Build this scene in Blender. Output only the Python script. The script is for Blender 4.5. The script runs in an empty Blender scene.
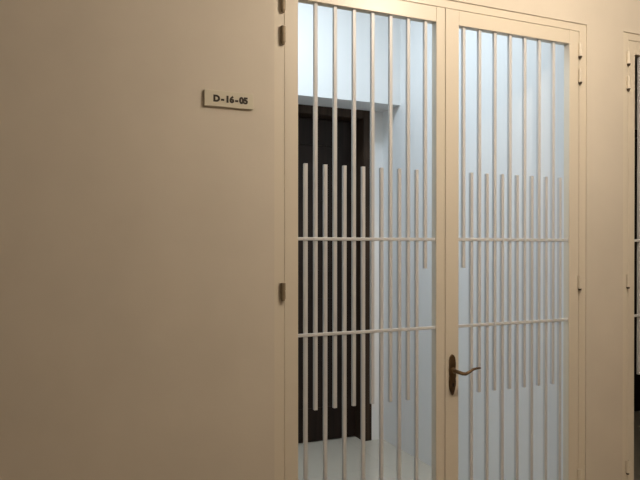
import bpy, bmesh, math
from mathutils import Vector
S = bpy.context.scene
C = S.collection

# ------------------------------------------------------------------ materials
def mat(name, col, rough=0.5, metal=0.0, spec=0.5, noise=0.0, nscale=6.0, bump=0.0, bscale=120.0, coat=0.0):
    m = bpy.data.materials.new(name); m.use_nodes = True
    nt = m.node_tree; b = nt.nodes['Principled BSDF']
    b.inputs['Roughness'].default_value = rough
    b.inputs['Metallic'].default_value = metal
    b.inputs['Specular IOR Level'].default_value = spec
    b.inputs['Coat Weight'].default_value = coat
    b.inputs['Base Color'].default_value = (*col, 1)
    tc = nt.nodes.new('ShaderNodeTexCoord')
    if noise:
        n = nt.nodes.new('ShaderNodeTexNoise'); n.inputs['Scale'].default_value = nscale
        n.inputs['Detail'].default_value = 5
        r = nt.nodes.new('ShaderNodeMapRange')
        r.inputs['From Min'].default_value = 0.3; r.inputs['From Max'].default_value = 0.7
        r.inputs['To Min'].default_value = 1 - noise; r.inputs['To Max'].default_value = 1 + noise
        mx = nt.nodes.new('ShaderNodeVectorMath'); mx.operation = 'SCALE'
        mx.inputs[0].default_value = col
        nt.links.new(tc.outputs['Object'], n.inputs['Vector'])
        nt.links.new(n.outputs['Fac'], r.inputs['Value'])
        nt.links.new(r.outputs['Result'], mx.inputs['Scale'])
        nt.links.new(mx.outputs['Vector'], b.inputs['Base Color'])
    if bump:
        n2 = nt.nodes.new('ShaderNodeTexNoise'); n2.inputs['Scale'].default_value = bscale
        n2.inputs['Detail'].default_value = 3
        bp = nt.nodes.new('ShaderNodeBump'); bp.inputs['Strength'].default_value = bump
        bp.inputs['Distance'].default_value = 0.002
        nt.links.new(tc.outputs['Object'], n2.inputs['Vector'])
        nt.links.new(n2.outputs['Fac'], bp.inputs['Height'])
        nt.links.new(bp.outputs['Normal'], b.inputs['Normal'])
    return m

def tile_mat(name, col, grout, size, rough):
    m = mat(name, col, rough)
    nt = m.node_tree; b = nt.nodes['Principled BSDF']
    tc = nt.nodes.new('ShaderNodeTexCoord')
    br = nt.nodes.new('ShaderNodeTexBrick')
    br.offset = 0.0; br.squash = 1.0
    br.inputs['Scale'].default_value = 1.0
    br.inputs['Brick Width'].default_value = size; br.inputs['Row Height'].default_value = size
    br.inputs['Mortar Size'].default_value = 0.0015
    br.inputs['Color1'].default_value = (*col, 1); br.inputs['Color2'].default_value = (*[c*0.97 for c in col], 1)
    br.inputs['Mortar'].default_value = (*grout, 1)
    nt.links.new(tc.outputs['Object'], br.inputs['Vector'])
    nt.links.new(br.outputs['Color'], b.inputs['Base Color'])
    return m

def wood_mat(name, dark, light):
    m = mat(name, dark, 0.5, spec=0.18)
    nt = m.node_tree; b = nt.nodes['Principled BSDF']
    tc = nt.nodes.new('ShaderNodeTexCoord')
    mp = nt.nodes.new('ShaderNodeMapping'); mp.inputs['Scale'].default_value = (28, 28, 1.6)
    n = nt.nodes.new('ShaderNodeTexNoise'); n.inputs['Scale'].default_value = 1.5; n.inputs['Detail'].default_value = 6
    cr = nt.nodes.new('ShaderNodeValToRGB')
    cr.color_ramp.elements[0].position = 0.35; cr.color_ramp.elements[0].color = (*dark, 1)
    cr.color_ramp.elements[1].position = 0.7; cr.color_ramp.elements[1].color = (*light, 1)
    nt.links.new(tc.outputs['Object'], mp.inputs['Vector']); nt.links.new(mp.outputs['Vector'], n.inputs['Vector'])
    nt.links.new(n.outputs['Fac'], cr.inputs['Fac']); nt.links.new(cr.outputs['Color'], b.inputs['Base Color'])
    return m

M_wall   = mat('wall_paint_beige', (0.70, 0.635, 0.535), 0.75, spec=0.25, noise=0.035, nscale=3.5, bump=0.12, bscale=60)
M_white  = mat('wall_paint_white', (0.85, 0.85, 0.85), 0.6, spec=0.3, noise=0.015, nscale=3)
M_ceil   = mat('ceiling_paint', (0.80, 0.79, 0.76), 0.8, spec=0.2, bump=0.05)
M_grille = mat('grille_paint_cream', (0.74, 0.67, 0.55), 0.34, spec=0.5, bump=0.05, bscale=40)
M_bar    = mat('grille_bar_paint', (0.64, 0.645, 0.65), 0.38, spec=0.5)
M_hinge  = mat('hinge_bronze', (0.28, 0.22, 0.14), 0.5, metal=0.2)
M_pin    = mat('hinge_pin_dark', (0.10, 0.075, 0.05), 0.5, metal=0.6)
M_brass  = mat('handle_antique_brass', (0.15, 0.095, 0.05), 0.36, metal=0.75, noise=0.25, nscale=40)
M_dark   = mat('keyhole_black', (0.01, 0.01, 0.01), 0.7)
M_wood   = wood_mat('door_dark_wood', (0.012, 0.0075, 0.006), (0.024, 0.014, 0.010))
M_woodf  = wood_mat('door_frame_wood', (0.030, 0.018, 0.012), (0.055, 0.033, 0.021))
M_tile   = tile_mat('floor_tile_grey', (0.59, 0.55, 0.47), (0.52, 0.48, 0.41), 0.6, 0.18)
M_tile2  = tile_mat('corridor_tile', (0.42, 0.36, 0.29), (0.3, 0.26, 0.21), 0.6, 0.35)
M_plate  = mat('sign_plate_ivory', (0.68, 0.63, 0.50), 0.35)
M_ink    = mat('sign_lettering_dark', (0.030, 0.020, 0.010), 0.5)

# ------------------------------------------------------------------ mesh helpers
def box(bm, x0, x1, y0, y1, z0, z1, bev=0.0):
    v = [bm.verts.new(p) for p in ((x0,y0,z0),(x1,y0,z0),(x1,y1,z0),(x0,y1,z0),(x0,y0,z1),(x1,y0,z1),(x1,y1,z1),(x0,y1,z1))]
    fs = [bm.faces.new([v[i] for i in f]) for f in ((3,2,1,0),(4,5,6,7),(0,1,5,4),(1,2,6,5),(2,3,7,6),(3,0,4,7))]
    if bev:
        es = {e for f in fs for e in f.edges}
        bmesh.ops.bevel(bm, geom=list(es), offset=bev, segments=2, profile=0.5, affect='EDGES')

def tube(bm, pts, rads, seg=16, squash=1.0):
    """Swept round section through pts, with end caps."""
    pts = [Vector(p) for p in pts]; rings = []
    for i, p in enumerate(pts):
        d = (pts[min(i+1, len(pts)-1)] - pts[max(i-1, 0)]).normalized()
        up = Vector((0, 0, 1)) if abs(d.z) < 0.9 else Vector((0, 1, 0))
        a = d.cross(up).normalized(); b = a.cross(d).normalized()
        r = rads[i] if isinstance(rads, (list, tuple)) else rads
        rings.append([bm.verts.new(p + a*r*math.cos(2*math.pi*k/seg) + b*r*squash*math.sin(2*math.pi*k/seg)) for k in range(seg)])
    for A, B in zip(rings, rings[1:]):
        for k in range(seg):
            f = bm.faces.new((A[k], A[(k+1) % seg], B[(k+1) % seg], B[k])); f.smooth = True
    for cap in (bm.faces.new(rings[0][::-1]), bm.faces.new(rings[-1])):
        for e in cap.edges: e.smooth = False

def prism_xz(bm, outline, y0, y1, bev=0.0):
    a = [bm.verts.new((x, y0, z)) for x, z in outline]; b = [bm.verts.new((x, y1, z)) for x, z in outline]
    n = len(a)
    f0 = bm.faces.new(a); bm.faces.new(b[::-1])
    for i in range(n):
        bm.faces.new((a[i], b[i], b[(i+1) % n], a[(i+1) % n]))
    if bev:
        bmesh.ops.bevel(bm, geom=list(f0.edges), offset=bev, segments=3, profile=0.5, affect='EDGES')

def wpos(o):
    p = Vector((0, 0, 0))
    while o: p += o.location; o = o.parent
    return p

def obj(name, bm, m, parent=None, origin=None):
    """Link bm (built in world coordinates) as one mesh object."""
    bmesh.ops.recalc_face_normals(bm, faces=bm.faces[:])
    base = wpos(parent) if parent else Vector((0, 0, 0))
    org = Vector(origin) if origin else base
    bmesh.ops.translate(bm, vec=-org, verts=bm.verts[:])
    me = bpy.data.meshes.new(name); bm.to_mesh(me); bm.free()
    me.materials.append(m)
    o = bpy.data.objects.new(name, me); C.objects.link(o)
    o.parent = parent; o.location = org - base
    return o

def boxes(name, lst, m, parent=None, bev=0.0):
    bm = bmesh.new()
    for b in lst: box(bm, *b, bev=bev)
    return obj(name, bm, m, parent)

def thing(name, label, cat, loc, group=None):
    o = bpy.data.objects.new(name, None); o.empty_display_size = 0.1
    C.objects.link(o); o.location = loc
    o['label'] = label; o['category'] = cat
    if group: o['group'] = group
    return o

def struct(name, lst, m):
    o = boxes(name, lst, m); o['kind'] = 'structure'; return o

# ------------------------------------------------------------------ numbers (metres)
GW = 1.366                    # outer width of a gate
G1 = 0.699                    # outer left of the main gate
G2 = 2.272                    # outer left of the neighbouring gate
TOP = 2.173                   # top of the gate frames
FY = -0.005                   # front face of the corridor wall
TH = 0.24                     # back face of the corridor wall
SIDE = 2.030                  # side wall of the vestibule, right
LEFT = 0.60                   # side wall of the vestibule, left
BACK = 1.67                   # back wall of the vestibule
BEAM_Y, BEAM_Z = 1.446, 2.131
CZ = 2.90                     # vestibule ceiling
CC = 2.62                     # corridor ceiling
XA, XB, YR = -4.0, 7.0, -3.4  # corridor extents
HI = 3.00

# ------------------------------------------------------------------ the setting
struct('wall_front', [
    (XA, G1, FY, TH, 0, HI),
    (G1, G1+GW, FY, 0.12, TOP, HI),
    (G1, G1+GW, 0.12, TH, 2.60, HI),
    (G1+GW, G2, FY, 0.075, 0, HI),
    (SIDE+0.010, G2, 0.075, TH, 0, HI),
    (G2, G2+GW, FY, TH, TOP, HI),
    (G2+GW, XB, FY, TH, 0, HI)], M_wall)
struct('floor_corridor', [(XA, XB, YR, 0.0, -0.10, 0)], M_tile2)
struct('floor_vestibule', [(LEFT-0.2, 4.6, 0.0, 2.2, -0.10, 0)], M_tile)
struct('ceiling_corridor', [(XA, XB, YR, FY, CC, CC+0.1)], M_ceil)
struct('ceiling_vestibule', [(LEFT-0.2, SIDE+0.02, TH, BACK+0.2, CZ, CZ+0.1)], M_white)
struct('wall_rear', [(XA, XB, YR-0.1, YR, 0, HI)], M_wall)
struct('wall_left', [(XA-0.1, XA, YR, FY, 0, HI)], M_wall)
struct('wall_right', [(XB, XB+0.1, YR, FY, 0, HI)], M_wall)
# vestibule behind the main gate
struct('trim_reveal', [(SIDE-0.010, SIDE+0.010, 0.0705, TH, 0, 2.60)], M_white)
struct('wall_vestibule_left', [(LEFT-0.12, LEFT, TH, BACK+0.2, 0, CZ)], M_white)
struct('wall_vestibule_right', [(SIDE, 2.25, TH, BACK+0.2, 0, CZ)], M_white)
DX0, DX1, DZ = 1.02, 1.950, BEAM_Z      # dark door, outer frame
struct('wall_vestibule_back', [
    (LEFT, DX0, BACK, BACK+0.2, 0, CZ), (DX1, SIDE, BACK, BACK+0.2, 0, CZ),
    (DX0, DX1, BACK, BACK+0.2, DZ, CZ)], M_white)
struct('trim_lintel_beam', [(LEFT, SIDE, BEAM_Y, BACK, BEAM_Z, CZ)], M_white)

def timber_door(name, x0, x1, zt, y, rec, label=None):
    d = bpy.data.objects.new(name, None); C.objects.link(d); d.location = ((x0+x1)/2, y, 0); d['kind'] = 'structure'
    fw = 0.060
    boxes('door_frame', [(x0, x0+fw, y-0.004, y+rec+0.05, 0, zt), (x1-fw, x1, y-0.004, y+rec+0.05, 0, zt),
                         (x0+fw, x1-fw, y-0.004, y+rec+0.05, zt-0.052, zt)], M_woodf, d, 0.002)
    a, b, t = x0+fw+0.003, x1-fw-0.003, zt-0.056
    bm = bmesh.new()
    box(bm, a, b, y+rec, y+rec+0.044, 0.006, t, 0.002)
    # raised mouldings of the door face
    for (p, q, r, s) in ((a+0.13, b-0.13, 1.08, t-0.15), (a+0.13, b-0.13, 0.20, 0.92)):
        for r4 in ((p, q, r, r+0.02), (p, q, s-0.02, s), (p, p+0.02, r+0.02, s-0.02), (q-0.02, q, r+0.02, s-0.02)):
            box(bm, r4[0], r4[1], y+rec-0.006, y+rec+0.001, r4[2], r4[3])
    obj('door_panel', bm, M_wood, d)
    return d
timber_door('door_1', DX0, DX1, DZ, BACK, 0.11)

# unlit vestibule behind the neighbouring gate
B2 = 1.45
struct('wall_neighbour_back', [(2.25, 3.10, B2, B2+0.2, 0, HI), (4.30, 4.6, B2, B2+0.2, 0, HI), (3.10, 4.30, B2, B2+0.2, 2.127, HI)], M_white)
struct('wall_neighbour_right', [(4.5, 4.6, TH, B2, 0, HI)], M_white)
struct('ceiling_neighbour', [(2.25, 4.6, TH, B2, CZ, CZ+0.1)], M_white)
timber_door('door_2', 3.10, 4.30, 2.127, B2, 0.05)

# ------------------------------------------------------------------ gates
PITCH = 0.0366
R_BAR = 0.0063
Z_IN, Z_LEAF = 2.086, 2.142
Z_BOT0, Z_BOT1 = 0.025, 0.085
Z_ROD = (1.282, 0.955)
Z_STOP, Z_TBOT, Z_SHORT = 1.538, 0.696, 1.175
HINGES = (2.038, 1.932, 1.083, 0.285)     # underside of each hinge barrel
BY = 0.017                                 # depth of the bars' centre line

def add_frame(t, x0):
    """Fixed jambs, head and threshold of a gate, as its frame part."""
    x1 = x0+GW
    bm = bmesh.new()
    for a, b, n in ((x0, x0+0.036, 1), (x1-0.036, x1, -1)):
        box(bm, a, b, 0.0, 0.070, 0, TOP, 0.0006)
        if n > 0: box(bm, b-0.002, b+0.014, 0.040, 0.070, 0, Z_LEAF, 0.001)
        else:     box(bm, a-0.014, a+0.002, 0.040, 0.070, 0, Z_LEAF, 0.001)
    box(bm, x0+0.036, x1-0.036, 0.0, 0.070, TOP-0.030, TOP, 0.0006)
    box(bm, x0+0.05, x1-0.05, 0.040, 0.070, TOP-0.046, TOP-0.028, 0.001)
    box(bm, x0+0.036, x1-0.036, 0.0, 0.070, 0, 0.018, 0.0015)
    obj('gate_frame', bm, M_grille, t)

def add_leaf(t, x0, x1, o0, o1, first, n, kinds, hinge_x, label, dark_hinges):
    """x0..x1 outside of the leaf, o0..o1 its opening, first: centre of the first bar."""
    y0, y1 = 0.001, 0.033
    bm = bmesh.new()
    box(bm, x0, o0, y0, y1, 0.022, Z_LEAF, 0.002); box(bm, o1, x1, y0, y1, 0.022, Z_LEAF, 0.002)
    box(bm, o0, o1, y0+0.0006, y1, Z_IN, Z_LEAF, 0.002); box(bm, o0, o1, y0+0.0006, y1, 0.022, Z_BOT1, 0.002)
    lf = obj('gate_leaf', bm, M_grille, t, ((x0+x1)/2, BY, 0)); lf['label'] = label
    for i in range(n):
        x = first+i*PITCH; k = kinds[i]
        if k == 'S':  a, b = Z_BOT1, Z_STOP
        elif k == 'T': a, b = Z_TBOT, Z_IN
        else:          a, b = Z_SHORT, Z_IN
        bm = bmesh.new(); box(bm, x-R_BAR, x+R_BAR, BY-R_BAR, BY+R_BAR, a, b, 0.0008)
        obj('bar', bm, M_bar, lf, (x, BY, a))
    for z in Z_ROD:
        boxes('crossbar', [(o0, o1, BY-R_BAR-0.004, BY-R_BAR+0.003, z-0.0055, z+0.0055)], M_bar, lf, 0.0015)
    for z in HINGES:
        bm = bmesh.new(); L = 0.052
        tube(bm, [(hinge_x, -0.006, z), (hinge_x, -0.006, z+L*0.48)], 0.0085, 16)
        tube(bm, [(hinge_x, -0.006, z+L*0.52), (hinge_x, -0.006, z+L)], 0.0085, 16)
        tube(bm, [(hinge_x, -0.006, z+L*0.4), (hinge_x, -0.006, z+L*0.6)], 0.0070, 16)
        h = obj('hinge', bm, M_hinge if dark_hinges else M_grille, t, (hinge_x, -0.006, z))
        if dark_hinges: h['label'] = 'bronze hinge barrel'
        bm = bmesh.new(); tube(bm, [(hinge_x, -0.006, z-0.008), (hinge_x, -0.006, z+0.001)], [0.0055, 0.0080], 16)
        p = obj('hinge_pin', bm, M_hinge if dark_hinges else M_pin, h, (hinge_x, -0.006, z))
        if not dark_hinges: p['label'] = 'dark end of the hinge pin'

def add_handle(t, hx, zc):
    prof = [(0.000, 0.076), (0.005, 0.073), (0.010, 0.066), (0.0125, 0.055), (0.0125, 0.042), (0.0120, 0.030), (0.0135, 0.018), (0.0125, 0.006),
            (0.0105, -0.004), (0.0115, -0.014), (0.0130, -0.026), (0.0125, -0.040), (0.0105, -0.054), (0.0065, -0.066), (0.0025, -0.073), (0.000, -0.077)]
    out = [(hx+w, zc+z) for w, z in prof] + [(hx-w, zc+z) for w, z in prof[-2:0:-1]]
    bm = bmesh.new(); prism_xz(bm, out, -0.008, 0.002, 0.003)
    h = obj('handle', bm, M_brass, t, (hx, 0, zc)); h['label'] = 'antique brass handle backplate'
    lz = zc+0.016
    bm = bmesh.new()
    tube(bm, [(hx, -0.006, lz), (hx, -0.012, lz), (hx, -0.014, lz)], [0.0115, 0.0115, 0.0085], 20)
    tube(bm, [(hx, -0.012, lz), (hx, -0.034, lz), (hx+0.003, -0.044, lz-0.001), (hx+0.012, -0.049, lz-0.005), (hx+0.026, -0.050, lz-0.007),
              (hx+0.042, -0.050, lz-0.001), (hx+0.058, -0.050, lz+0.007), (hx+0.076, -0.050, lz+0.010), (hx+0.090, -0.049, lz+0.010), (hx+0.096, -0.046, lz+0.009)],
         [0.0075, 0.0070, 0.0068, 0.0068, 0.0064, 0.0056, 0.0048, 0.0042, 0.0036, 0.0022], 14)
    obj('lever', bm, M_brass, h, (hx, 0, lz))
    kz = zc-0.034
    pts = [(hx+0.0032*math.sin(a), kz+0.0032*math.cos(a)) for a in [2*math.pi*i/16 for i in range(-6, 7)]]
    pts += [(hx+0.0024, kz-0.010), (hx-0.0024, kz-0.010)]
    bm = bmesh.new(); prism_xz(bm, pts, -0.0086, -0.0070)
    k = obj('keyhole', bm, M_dark, h, (hx, 0, kz)); k['label'] = 'black keyhole'

alt = lambda a, b, n: [a if i % 2 == 0 else b for i in range(n)]
kl = alt('S', 'T', 14); kl[13] = 'X'
kr = alt('T', 'S', 14); kr[0] = 'X'
g = thing('security_gate', 'cream barred double security gate with brass lever handle, in front of the dark wooden door', 'gate', (G1+GW/2, 0.03, 0))
add_frame(g, G1)
add_leaf(g, 0.7362, 1.3718, 0.7860, 1.3335, 0.8182, 14, kl, 0.7290, 'left leaf with bronze hinges', True)
add_leaf(g, 1.3740, 2.0280, 1.4335, 1.9775, 1.4645, 14, kr, 2.0285, 'right leaf that carries the handle', False)
add_handle(g, 1.4025, 0.777)
g = thing('security_gate', 'neighbouring cream gate cut off by the right edge of the photo, darkness behind its bars', 'gate', (G2+GW/2, 0.03, 0))
add_frame(g, G2)
add_leaf(g, 2.3105, 2.9430, 2.3480, 2.9060, 2.3940, 14, alt('T', 'S', 14), 2.3020, 'leaf with only its hinge side in the photo', False)
add_leaf(g, 2.9460, 3.5990, 3.0065, 3.5500, 3.0385, 14, alt('T', 'S', 14), 3.6005, 'leaf beyond the edge of the photo', False)

# ------------------------------------------------------------------ number sign
SX0, SX1, SZ0, SZ1 = 0.4645, 0.6240, 1.6985, 1.7490
sg = thing('number_sign', 'small ivory unit number plate reading D-16-05 on the beige wall', 'sign', ((SX0+SX1)/2, FY, (SZ0+SZ1)/2))
boxes('plate', [(SX0, SX1, FY-0.009, FY, SZ0, SZ1)], M_plate, sg, 0.001)
cu = bpy.data.curves.new('lettering_curve', 'FONT')
cu.body = 'D - 16 - 05'; cu.size = 0.028; cu.extrude = 0.0004; cu.offset = 0.0019; cu.space_word = 0.55
cu.align_x = 'CENTER'; cu.align_y = 'CENTER'; cu.resolution_u = 4
tmp = bpy.data.objects.new('lettering_curve', cu); C.objects.link(tmp)
bpy.context.view_layer.update()
me = bpy.data.meshes.new_from_object(tmp.evaluated_get(bpy.context.evaluated_depsgraph_get()))
bpy.data.objects.remove(tmp)
xs = [v.co.x for v in me.vertices]; ys = [v.co.y for v in me.vertices]
kx = 0.113/(max(xs)-min(xs)); kz = 0.0235/(max(ys)-min(ys))
cx, cy = (max(xs)+min(xs))/2, (max(ys)+min(ys))/2
for v in me.vertices:
    x, y, z = v.co
    v.co = ((x-cx)*kx, -z-0.0094, (y-cy)*kz)
me.materials.clear(); me.materials.append(M_ink)
lt = bpy.data.objects.new('lettering', me); C.objects.link(lt); lt.parent = sg; lt.location = (0.0050, 0, 0.0005)

# ------------------------------------------------------------------ lights
def area(name, loc, size, power, col):
    l = bpy.data.lights.new(name, 'AREA'); l.shape = 'DISK'; l.size = size; l.energy = power; l.color = col
    o = bpy.data.objects.new(name, l); C.objects.link(o); o.location = loc
    return o
def area(name, loc, size, power, col):
    l = bpy.data.lights.new(name, 'AREA'); l.shape = 'DISK'; l.size = size; l.energy = power; l.color = col
    o = bpy.data.objects.new(name, l); C.objects.link(o); o.location = loc
    return o
def bulb(name, loc, radius, power, col):
    l = bpy.data.lights.new(name, 'POINT'); l.shadow_soft_size = radius; l.energy = power; l.color = col
    o = bpy.data.objects.new(name, l); C.objects.link(o); o.location = loc
    return o
WARM = (1.0, 0.85, 0.69)
bulb('corridor_lamp', (1.62, -1.10, 2.48), 0.09, 47, WARM)
area('vestibule_lamp', (1.12, 0.68, CZ-0.015), 0.40, 15.8, (0.75, 0.89, 1.0))
w = bpy.data.worlds.new('world'); S.world = w; w.use_nodes = True
w.node_tree.nodes['Background'].inputs['Color'].default_value = (0, 0, 0, 1)
w.node_tree.nodes['Background'].inputs['Strength'].default_value = 0

# ------------------------------------------------------------------ camera
F, VX, VY = 640.0, 1800.0, 246.5
yaw = math.atan(F/(VX-320))
cam = bpy.data.cameras.new('camera'); cam.sensor_width = 36; cam.lens = F/640*36; cam.clip_start = 0.05
co = bpy.data.objects.new('camera', cam); C.objects.link(co)
co.location = (0, -2.0, 1.256)
PITCH_CAM = math.radians(-0.30)
co.rotation_euler = (math.radians(90)+PITCH_CAM, 0, -yaw)
cam.shift_y = (VY-240)/640 - math.tan(PITCH_CAM)*F/640
S.camera = co
S.view_settings.view_transform = 'Standard'; S.view_settings.look = 'None'
S.view_settings.gamma = 1; S.view_settings.use_curve_mapping = False
S.view_settings.exposure = 0.0
